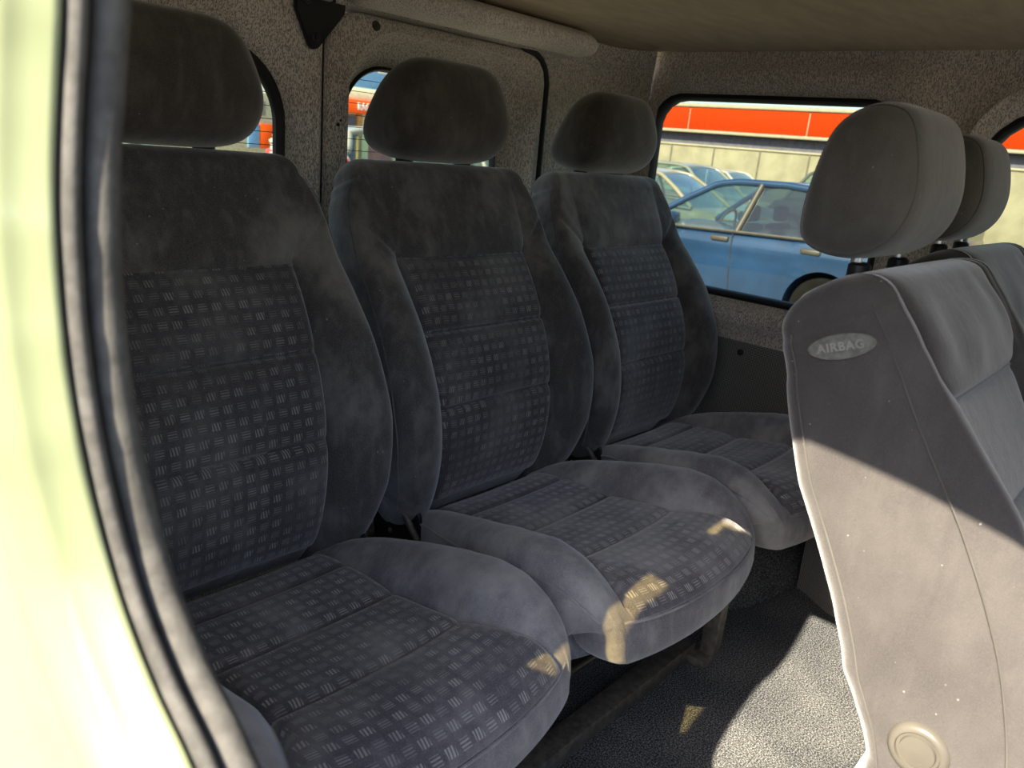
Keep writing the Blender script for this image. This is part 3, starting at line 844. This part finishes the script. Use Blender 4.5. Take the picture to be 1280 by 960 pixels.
# triangular black bracket above the rear-door gap
hb = empty('hinge_plate', (.90, YR, 1.16)); tag(hb, 'black triangular hinge plate with bolts above the gap between the rear doors', 'bracket')
out = [(-.042, .075), (.068, .075), (.064, .028), (.006, -.040), (-.006, -.043), (-.014, -.036), (-.042, .02)]
bm = bmesh.new()
a = [bm.verts.new((x, -.004, z)) for x, z in out]; b = [bm.verts.new((x, -.014, z)) for x, z in out]
bm.faces.new(a); bm.faces.new(b[::-1])
for k in range(len(out)): bm.faces.new((a[k], a[(k + 1) % len(out)], b[(k + 1) % len(out)], b[k]))
bmesh.ops.bevel(bm, geom=bm.edges[:], offset=.002, segments=2, affect='EDGES')
pl = bm_obj('plate', bm, M['black_plastic'], hb)
for (x, z, r) in ((-.022, .043, .013), (.0, -.022, .010), (.035, .045, .006)):
    bo = disc_obj('bolt', (x, -.013, z), (0, -1, 0), [(.001, 0), (r, 0), (r * .9, .003), (r * .55, .004), (r * .5, .008), (.001, .008)], M['black_metal'], hb, 20)

# bolted bench frame under the rear seats
fr = empty('bench_frame', (1.0, .6, 0)); tag(fr, 'worn black steel mounting frame on the carpet under the rear seats', 'frame')
def fbox(name, lo, hi, bev=.003): return box_obj(name, tuple(np.array(lo) - (1.0, .6, 0)), tuple(np.array(hi) - (1.0, .6, 0)), M['frame_metal'], fr, bev)
fbox('front_rail', (.30, .592, .001), (1.345, .635, .034))
fbox('rear_rail', (.30, .94, .001), (1.80, .975, .034))
for x in (.36, 1.36):
    fbox('foot', (x - .045, .555, .001), (x + .03, .60, .02))
    fbox('leg', (x - .012, .552, .015), (x + .020, .584, .2035), .002)
    fbox('rear_leg', (x - .015, .942, .03), (x + .015, .972, .18))
for x in (.36, 1.36): fbox('side_tube', (x - .012, .555, .180), (x + .016, .96, .2035))

# ------------------------------------------------------------------ outside
GZ = -.56
bm = bmesh.new(); add_box(bm, (-14, -16, GZ - .05), (60, 60, GZ), 0)
asph = simple('asphalt', (.26, .245, .21), .95, var=.12, vscale=1.2, bscale=60)
struct(bm_obj('ground', bm, asph))

def paint(name, col): return simple(name, col, .28, 0., .5, var=.04, vscale=2, coat=.8)
M['blue'] = simple('blue_car_paint', (.008, .036, .095), .3, .1, .5, var=.1, vscale=3, coat=.7)
M['silver'] = paint('silver_green_paint', (.15, .165, .13)); M['beige'] = paint('pale_gold_paint', (.21, .19, .125))
M['dgrey'] = paint('dark_grey_paint', (.05, .055, .05)); M['white'] = paint('white_car_paint', (.3, .31, .26)); M['paleg'] = paint('pale_green_paint', (.22, .25, .19))
M['tyre'] = simple('tyre', (.009, .009, .009), .95, spec=.05); M['alloy'] = simple('alloy_rim', (.035, .035, .032), .6)
M['trim_beige'] = simple('window_trim', (.05, .047, .038), .5); M['red_lamp'] = simple('red_lamp_lens', (.55, .03, .02), .25, coat=.6); M['lamp'] = simple('clear_lamp_lens', (.7, .72, .68), .12, coat=1.)
M['seat_cloth'] = simple('car_seat_cloth', (.045, .05, .055), .9)

def make_car(name, mat, label, loc, rz, length=4.3, width=1.70, height=1.41, belt=.92, hood=.80, deck=.95, ws=(1.15, 1.95), bl=(3.35, 3.95), axles=(.82, 3.42), bp=2.35, group=None, detail=True, glass_r=None, trim=None, tail=False):
    """car along local +X = nose to tail at X=0..length; local Y = width; Z up from the ground"""
    root = empty(name, loc, rz); tag(root, label, 'car', group)
    hw = width / 2; R = .36
    xs = sorted(set(np.round(np.concatenate([np.linspace(0, length, 70)] + [a + R * np.cos(np.linspace(0, PI, 25)) for a in axles]), 4)))
    P = []
    for x in xs:
        zb = .24
        for a in axles:
            if abs(x - a) < R: zb = max(zb, .30 + math.sqrt(max(0, R * R - (x - a) ** 2)) * 1.0)
        zt = np.interp(x, [0, .06, .25, ws[0], bl[1], length - .15, length - .04, length], [.55, .64, hood - .07, belt - .03, deck, deck - .01, deck - .06, deck - .2])
        if x > ws[0]: zt = np.interp(x, [ws[0], bl[0], bl[1], length - .15, length - .04, length], [belt - .03, belt + .03, deck, deck - .01, deck - .06, deck - .2])
        w = hw * np.interp(x, [0, .1, .35, 1.0, length - .9, length - .3, length - .06, length], [.72, .84, .95, 1, 1, .96, .88, .78])
        zb = min(zb, zt - .06)
        fs = np.linspace(0, 1, 11)
        prof = []
        for f in fs:
            z = zb + (zt - zb) * f
            k = np.interp(z, [.24, .32, .52, .575, .60, .80, zt - .03, zt], [.965, .985, .995, 1.0, .988, .985, .955, .90]) if zt > .7 else np.interp(f, [0, .5, 1], [.97, 1, .92])
            prof.append((w * k, z))
        sec = [(x, -a, z) for a, z in prof] + [(x, -w * .5, zt + .02), (x, w * .5, zt + .02)] + [(x, a, z) for a, z in prof[::-1]] + [(x, w * .5, zb), (x, -w * .5, zb)]
        P.append(sec)
    body = loft('body', np.array(P), mat, root); body.data.set_sharp_from_angle(angle=.6)
    # greenhouse
    def zr(x): return float(np.interp(x, [ws[0], ws[0] + (ws[1] - ws[0]) * .5, ws[1] - .08, ws[1] + .15, (ws[1] + bl[0]) / 2, bl[0] - .2, bl[0] + .05, bl[1]], [belt - .02, belt + (height - belt) * .52, height - .05, height - .012, height, height - .025, height - .07, deck]))
    def side(x, f, s):
        zb = float(np.interp(x, [ws[0], bl[0], bl[1]], [belt - .03, belt + .03, deck])); zt = zr(x); z = zb + (max(zt, zb + .001) - zb) * f
        y = (hw * .95) + (hw * .70 - hw * .95) * (z - belt) / (height - belt)
        return Vector((x, s * y, z))
    tr = trim or mat
    gx = np.linspace(ws[0] + .01, bl[1] - .01, 40)
    roof = []
    for x in np.linspace(ws[1] - .05, bl[0] + .05, 20):
        a, b = side(x, 1, -1), side(x, 1, 1)
        roof.append([(a + (b - a) * q) + Vector((0, 0, .03 * math.sin(PI * q))) for q in np.linspace(0, 1, 12)] + [(b + (a - b) * q) - Vector((0, 0, .02)) for q in np.linspace(0, 1, 12)])
    loft('roof', np.array([[list(p) for p in r] for r in roof]), mat, root)
    for s in (-1, 1):
        tube_obj('roof_rail', [side(x, 1, s) for x in gx], .034, mat, root, 8)
        tube_obj('belt_trim', [side(x, 0, s) + Vector((0, s * .008, 0)) for x in gx], .016, tr, root, 6)
        tube_obj('door_pillar', [side(bp + .10 * f, f, s) for f in np.linspace(0, 1, 8)], .030, tr, root, 8)
        tube_obj('rear_pillar', [side(bl[0] - .02 + .12 * (1 - f), f, s) for f in np.linspace(0, 1, 6)], .05, mat, root, 8)
        for x0, x1, gm in ((ws[0] + .05, bp, 'car_glass'), (bp, bl[1] - .06, glass_r or 'car_glass')):
            G = [[list(side(x + (.10 * f if x > ws[0] + .06 and x < bl[1] - .1 else 0), f, s) - Vector((0, s * .012, 0))) for f in np.linspace(0, 1, 6)] for x in np.linspace(x0, x1, 16)]
            G = np.array(G); mesh_obj('side_window', G.reshape(-1, 3), grid_faces(16, 6, False), M[gm], root, fix=False)
    for nm, x0, x1 in (('windshield', ws[0], ws[1]), ('rear_window', bl[1], bl[0])):
        G = []
        for f in np.linspace(0, 1, 8):
            x = x0 + (x1 - x0) * f; a, b = side(x, 1, -1), side(x, 1, 1)
            G.append([list(a + (b - a) * q + Vector(((-1 if nm == 'windshield' else 1) * .06 * math.sin(PI * q), 0, 0))) for q in np.linspace(0, 1, 12)])
        G = np.array(G); mesh_obj(nm, G.reshape(-1, 3), grid_faces(8, 12, False), M['car_glass'], root, fix=False)
    # dark inner fenders and floor pan between the wheels
    for a in axles: box_obj('wheel_well', (a - .40, -hw + .22, .28), (a + .40, hw - .22, .72), M['tyre'], root, .02)
    # wheels
    for a in axles:
        for s in (-1, 1):
            y0 = s * (hw - .10)
            wh = disc_obj('wheel', (a, y0 - s * .09, .30), (0, s, 0), [(.001, 0), (.24, 0), (.295, .03), (.30, .06), (.30, .14), (.285, .17), (.22, .175), (.19, .165), (.001, .15)], M['tyre'], root, 32)
            disc_obj('hubcap', (a, y0 + s * .075, .30), (0, s, 0), [(.001, 0), (.20, 0), (.195, .012), (.12, .02), (.05, .01), (.001, .014)], M['alloy'], wh, 24)
    if detail:
        for s in (-1, 1):
            for hx in (bp - .16, bl[0] - .20):
                h = bmesh.new(); add_box(h, (hx - .10, s * hw * .975 - .03, belt - .11), (hx + .10, s * hw * .975 + .03, belt - .055), .02, seg=3)
                bm_obj('door_handle', h, M['trim_beige'], root, angle=.7)
            for sx0, sx1 in ((bp + .02, bp - .03), (ws[0] + .05, ws[0] + .0)):
                tube_obj('door_gap', [(sx0 + (sx1 - sx0) * f, s * (hw * float(np.interp(.30 + (belt - .34) * f, [.24, .32, .52, .575, .6, .8, .95], [.965, .985, .995, 1., .988, .985, .955])) - .001), .30 + (belt - .32) * f) for f in np.linspace(0, 1, 14)], .006, M['rubber_dark'], root, 6)
            mr = bmesh.new(); add_box(mr, (ws[0] + .30, s * hw * 1.0 - .08, belt - .0), (ws[0] + .40, s * hw * 1.0 + .11, belt + .12), .03, seg=3)
            bm_obj('door_mirror', mr, mat, root, angle=.7)
            box_obj('sill_strip', (axles[0] + .40, s * hw * .975 - .02, .235), (axles[1] - .40, s * hw * .975 + .018, .285), tr, root, .01)
        for yy in (-.36, .36):
            for xx, nm in ((bp - .1, 'front'), (bp + .85, 'rear')):
                st = bmesh.new(); add_box(st, (xx - .05, yy - .25, .42), (xx + .09, yy + .25, .98), .06, seg=3); add_box(st, (xx - .02, yy - .13, 1.0), (xx + .07, yy + .13, 1.17), .04, seg=3)
                add_box(st, (xx - .5, yy - .25, .35), (xx + .02, yy + .25, .5), .05)
                bm_obj('seat', st, M['seat_cloth'], root, angle=.7)
        sw = [Vector((bp - .72 + .06 * math.sin(a), .36 + .19 * math.cos(a), .88 + .18 * math.sin(a))) for a in np.linspace(0, 2 * PI, 24, endpoint=False)]
        tube_obj('steering_wheel', sw, .016, M['seat_cloth'], root, 8, closed=True)
        box_obj('dashboard', (ws[0] + .12, -hw * .85, .62), (bp - .78, hw * .85, belt - .01), M['seat_cloth'], root, .05)
    for s in (-1, 1):
        lp = bmesh.new(); add_box(lp, (.04, s * hw * .62 - .19, .58), (.22, s * hw * .62 + .19, .70), .03, seg=3); bm_obj('headlamp', lp, M['lamp'], root, angle=.7)
        lp = bmesh.new(); add_box(lp, (length - .16, s * hw * .74 - .12, deck - .30), (length - .03, s * hw * .74 + .13, deck - .10), .03, seg=3); bm_obj('tail_lamp', lp, M['red_lamp'], root, angle=.7)
    bmp = bmesh.new(); add_box(bmp, (-.05, -hw * .78, .30), (.22, hw * .78, .50), .06, seg=3); bm_obj('front_bumper', bmp, mat, root, angle=.7)
    bmp = bmesh.new(); add_box(bmp, (length - .24, -hw * .82, .32), (length + .04, hw * .82, .52), .06, seg=3); bm_obj('rear_bumper', bmp, mat, root, angle=.7)
    return root

# local +X runs nose->tail; nose toward +Y in the world means local X -> -Y : rz = -90 deg
# blue sedan: B-pillar seam at Y 3.68, near side at X 7.5
make_car('blue_sedan', M['blue'], 'blue sedan parked right outside the side window, side on', (7.5 + .85, 3.685 + 2.35, GZ), -PI / 2, group='parked cars', glass_r='dark_glass', trim=M['trim_beige'], bp=2.35, axles=(.80, 3.32), ws=(1.25, 2.05), belt=.91, deck=1.0, hood=.82)
# nose toward -Y (to the right in view): rz = +90 deg
make_car('estate_car', M['silver'], 'silver green estate car with tall side windows behind the blue sedan', (14.6, 6.4, GZ), PI / 2 , length=4.5, height=1.50, belt=.92, deck=1.0, hood=.84, ws=(1.0, 1.75), bl=(4.15, 4.35), bp=2.3, axles=(.85, 3.5), group='parked cars', detail=False)
make_car('gold_sedan', M['beige'], 'pale gold sedan parked between the blue sedan and the silver estate', (11.9, 5.05, GZ), PI / 2 + .12, length=4.4, height=1.38, belt=.90, deck=.96, hood=.82, ws=(1.2, 1.95), bl=(3.4, 4.0), bp=2.4, axles=(.85, 3.45), group='parked cars', detail=False)
make_car('white_hatchback', M['white'], 'small white hatchback farthest off, just in front of the pale block wall', (20.2, 8.5, GZ), PI / 2, length=3.8, height=1.42, belt=.9, deck=1.0, hood=.82, ws=(1.0, 1.7), bl=(3.3, 3.7), bp=2.1, axles=(.75, 3.1), group='parked cars', detail=False)
make_car('grey_off_roader', M['dgrey'], 'dark grey tall car beyond the blue sedan roof, by the block wall', (18.6, 8.2, GZ), -PI / 2, length=4.4, height=1.62, belt=1.0, deck=1.08, hood=.95, ws=(.55, 1.05), bl=(4.1, 4.3), bp=2.3, axles=(.8, 3.5), group='parked cars', detail=False)
make_car('silver_saloon', M['paleg'], 'pale silver car seen past the second front headrest at the right edge', (10.2, 2.3, GZ), -PI / 2, length=4.3, group='parked cars', detail=False, height=1.40, belt=.88, deck=.95)

# walls and buildings beyond
def building(name, label, cat='building', group=None, loc=(0, 0, 0)):
    o = empty(name, loc); tag(o, label, cat, group); return o
M['block'] = simple('pale_block', (.21, .20, .135), .9, var=.1, vscale=1.5, bscale=30); M['post'] = simple('concrete_post', (.11, .105, .08), .9)
M['orange'] = simple('orange_fascia', (.31, .026, .0005), .8, spec=.1, var=.03); M['cream'] = simple('cream_trim', (.28, .26, .18), .7, var=.05); M['shade_wall'] = simple('slate_wall', (.10, .10, .13), .8, var=.12)
bw = building('block_wall', 'pale block boundary wall with thin posts behind the parked cars', 'wall', loc=(26, 9, GZ))
box_obj('masonry', (0, -14, 0), (.2, 14, 2.14), M['block'], bw, .01)
for k in range(-7, 8): box_obj('post', (-.035, k * 1.72 - .13, 0), (.02, k * 1.72 - .08, 2.2), M['post'], bw, .01)
box_obj('coping', (-.05, -14, 2.13), (.25, 14, 2.19), M['cream'], bw, .01)
sh = building('orange_store', 'long low store with bright orange fascia panels above the block wall', loc=(30, 9, GZ))
box_obj('store_wall', (.3, -22, 0), (8, 16, 3.9), M['shade_wall'], sh, .02)
for k in range(-6, 4):
    a, b = k * 5.05 + 3.57, (k + 1) * 5.05 + 3.52
    if a > 15: continue
    box_obj('fascia_panel', (.0, a, 2.87), (.32, min(b, 15.9), 3.72), M['orange'], sh, .01)
box_obj('fascia_backing', (.04, -22, 2.79), (.34, 16, 3.80), M['cream'], sh, .01)
box_obj('roof_edge', (-.05, -22, 3.74), (.5, 16, 3.86), M['cream'], sh, .01)
box_obj('ledge', (-.12, -22, 2.74), (.36, 16, 2.85), M['cream'], sh, .01)

# behind the rear doors
M['shop_cream'] = simple('shop_cream', (.72, .66, .45), .8, var=.05); M['blue_board'] = simple('blue_board', (.16, .36, .62), .5, var=.05); M['white_letter'] = simple('white_letter', (.85, .85, .78), .5, var=.02)
rb = building('signed_shop', 'shop with blue board and orange RACKA sign seen through the right rear door window', loc=(19, 25.5, GZ))
box_obj('shop_wall', (-.95, 0, 0), (14, 1.4, 2.6), M['shop_cream'], rb, .02)
box_obj('blue_board', (-.95, -.15, 3.15), (9, .1, 5.2), M['blue_board'], rb, .02)
box_obj('beam', (-1.0, -.2, 2.72), (9, .1, 3.08), M['shop_cream'], rb, .02)
M['sign_orange'] = simple('sign_orange', (.85, .10, .006), .7, spec=.2, var=.03); M['lintel'] = simple('pale_lintel', (.75, .70, .48), .8)
box_obj('sign_board', (-.95, -.3, 2.20), (6, .0, 2.69), M['sign_orange'], rb, .02)
for x0, x1 in ((.95, 1.45), (1.62, 2.3), (-.1, .75)):
    box_obj('board_letter', (x0, -.22, 3.72), (x1, -.12, 4.5), M['white_letter'], rb, .05)
tx = text_mesh('sign_lettering', 'RACKA', .34, M['white_letter'], rb, Vector((0, 0, 0)), (1, 0, 0), (0, 0, 1), .02, .012)
tx.data.transform(Matrix.Diagonal((.78, 1, 1, 1))); tx.location = (.44, -.33, 2.44)
box_obj('shop_column', (.12, -.2, 0), (.30, .0, 2.2), simple('ochre_column', (.45, .24, .06), .7), rb, .01)
box_obj('shop_window', (-.9, -.08, .4), (.06, .02, 2.1), M['shade_wall'], rb, .01)
box_obj('shop_door', (.75, -.08, 0), (1.9, .02, 2.0), simple('red_door', (.5, .12, .06), .6), rb, .01)
ab = building('cream_building', 'cream building with orange doorway seen past the headrest through the left rear window', loc=(15.5, 38, GZ))
box_obj('facade', (-6, 0, 0), (9, 6, 3.0), simple('cream_render', (.62, .55, .36), .9), ab, .03)
for k in range(9): box_obj('shutter', (-2.6 + k * 1.15, -.05, 1.9), (-1.9 + k * 1.15, .05, 2.6), M['cream'], ab, .01)
box_obj('orange_doorway', (7.0, -.08, .3), (7.9, .02, 1.5), M['sign_orange'], ab, .01)
box_obj('blue_doorway', (6.3, -.08, .3), (6.9, .02, 1.5), M['blue_board'], ab, .01)
make_car('pale_hatchback', M['paleg'], 'pale green car whose windows show under the nearest headrest through the left rear window', (-.2, 6.7, GZ), 0, length=4.6, height=1.44, belt=.90, deck=1.24, hood=.85, ws=(1.0, 1.75), bl=(2.7, 2.95), bp=2.0, axles=(.85, 3.7), group='parked cars', detail=False)
make_car('white_van', M['white'], 'white van with a red tail lamp behind the middle headrest', (9.75, 7.9, GZ), PI, length=4.6, height=1.58, belt=1.05, deck=1.36, hood=.95, ws=(.9, 1.6), bl=(4.4, 4.5), bp=2.3, axles=(.8, 3.7), group='parked cars', detail=False)

# ------------------------------------------------------------------ light
w = bpy.data.worlds.new('World'); SC.world = w; w.use_nodes = True
nt = w.node_tree
for n in list(nt.nodes): nt.nodes.remove(n)
wo = N(nt, 'ShaderNodeOutputWorld'); bg = N(nt, 'ShaderNodeBackground')
sky = N(nt, 'ShaderNodeTexSky'); sky.sky_type = 'NISHITA'; sky.sun_disc = False
sky.sun_elevation = math.radians(38.7); sky.sun_rotation = math.radians(267.0); sky.air_density = 1.0; sky.dust_density = 1.8; sky.ozone_density = 2.5
L(nt, sky.outputs[0], bg.inputs[0]); bg.inputs[1].default_value = .26; L(nt, bg.outputs[0], wo.inputs[0])
SUN = Vector((.998, .052, -.80))
sl = bpy.data.lights.new('sun', 'SUN'); sl.energy = 11.5; sl.angle = math.radians(.53); sl.color = (1, .87, .66)
so = bpy.data.objects.new('sun', sl); so.rotation_euler = SUN.to_track_quat('-Z', 'Y').to_euler(); so.location = (-6, -1, 8); COL.objects.link(so)

# ------------------------------------------------------------------ camera
cam = bpy.data.cameras.new('camera'); cam.sensor_width = 36; cam.lens = 36 * 977 / 1280
cam.clip_start = .02
cam.dof.use_dof = True; cam.dof.focus_distance = 1.45; cam.dof.aperture_fstop = 8
co = bpy.data.objects.new('camera', cam); COL.objects.link(co)
y_, p_, r_ = math.radians(40.7456), math.radians(16.8606), math.radians(5.3145)
fw = Vector((math.cos(y_) * math.cos(p_), math.sin(y_) * math.cos(p_), -math.sin(p_)))
ri = Vector((math.sin(y_), -math.cos(y_), 0)); dn = fw.cross(ri)
R1 = ri * math.cos(r_) - dn * math.sin(r_); D1 = ri * math.sin(r_) + dn * math.cos(r_)
mt = Matrix(((R1.x, -D1.x, -fw.x, 0), (R1.y, -D1.y, -fw.y, 0), (R1.z, -D1.z, -fw.z, .98), (0, 0, 0, 1)))
co.matrix_world = mt
SC.camera = co
SC.view_settings.view_transform = 'Standard'; SC.view_settings.look = 'None'
SC.view_settings.exposure = 0.7; SC.view_settings.gamma = 1; SC.view_settings.use_curve_mapping = False
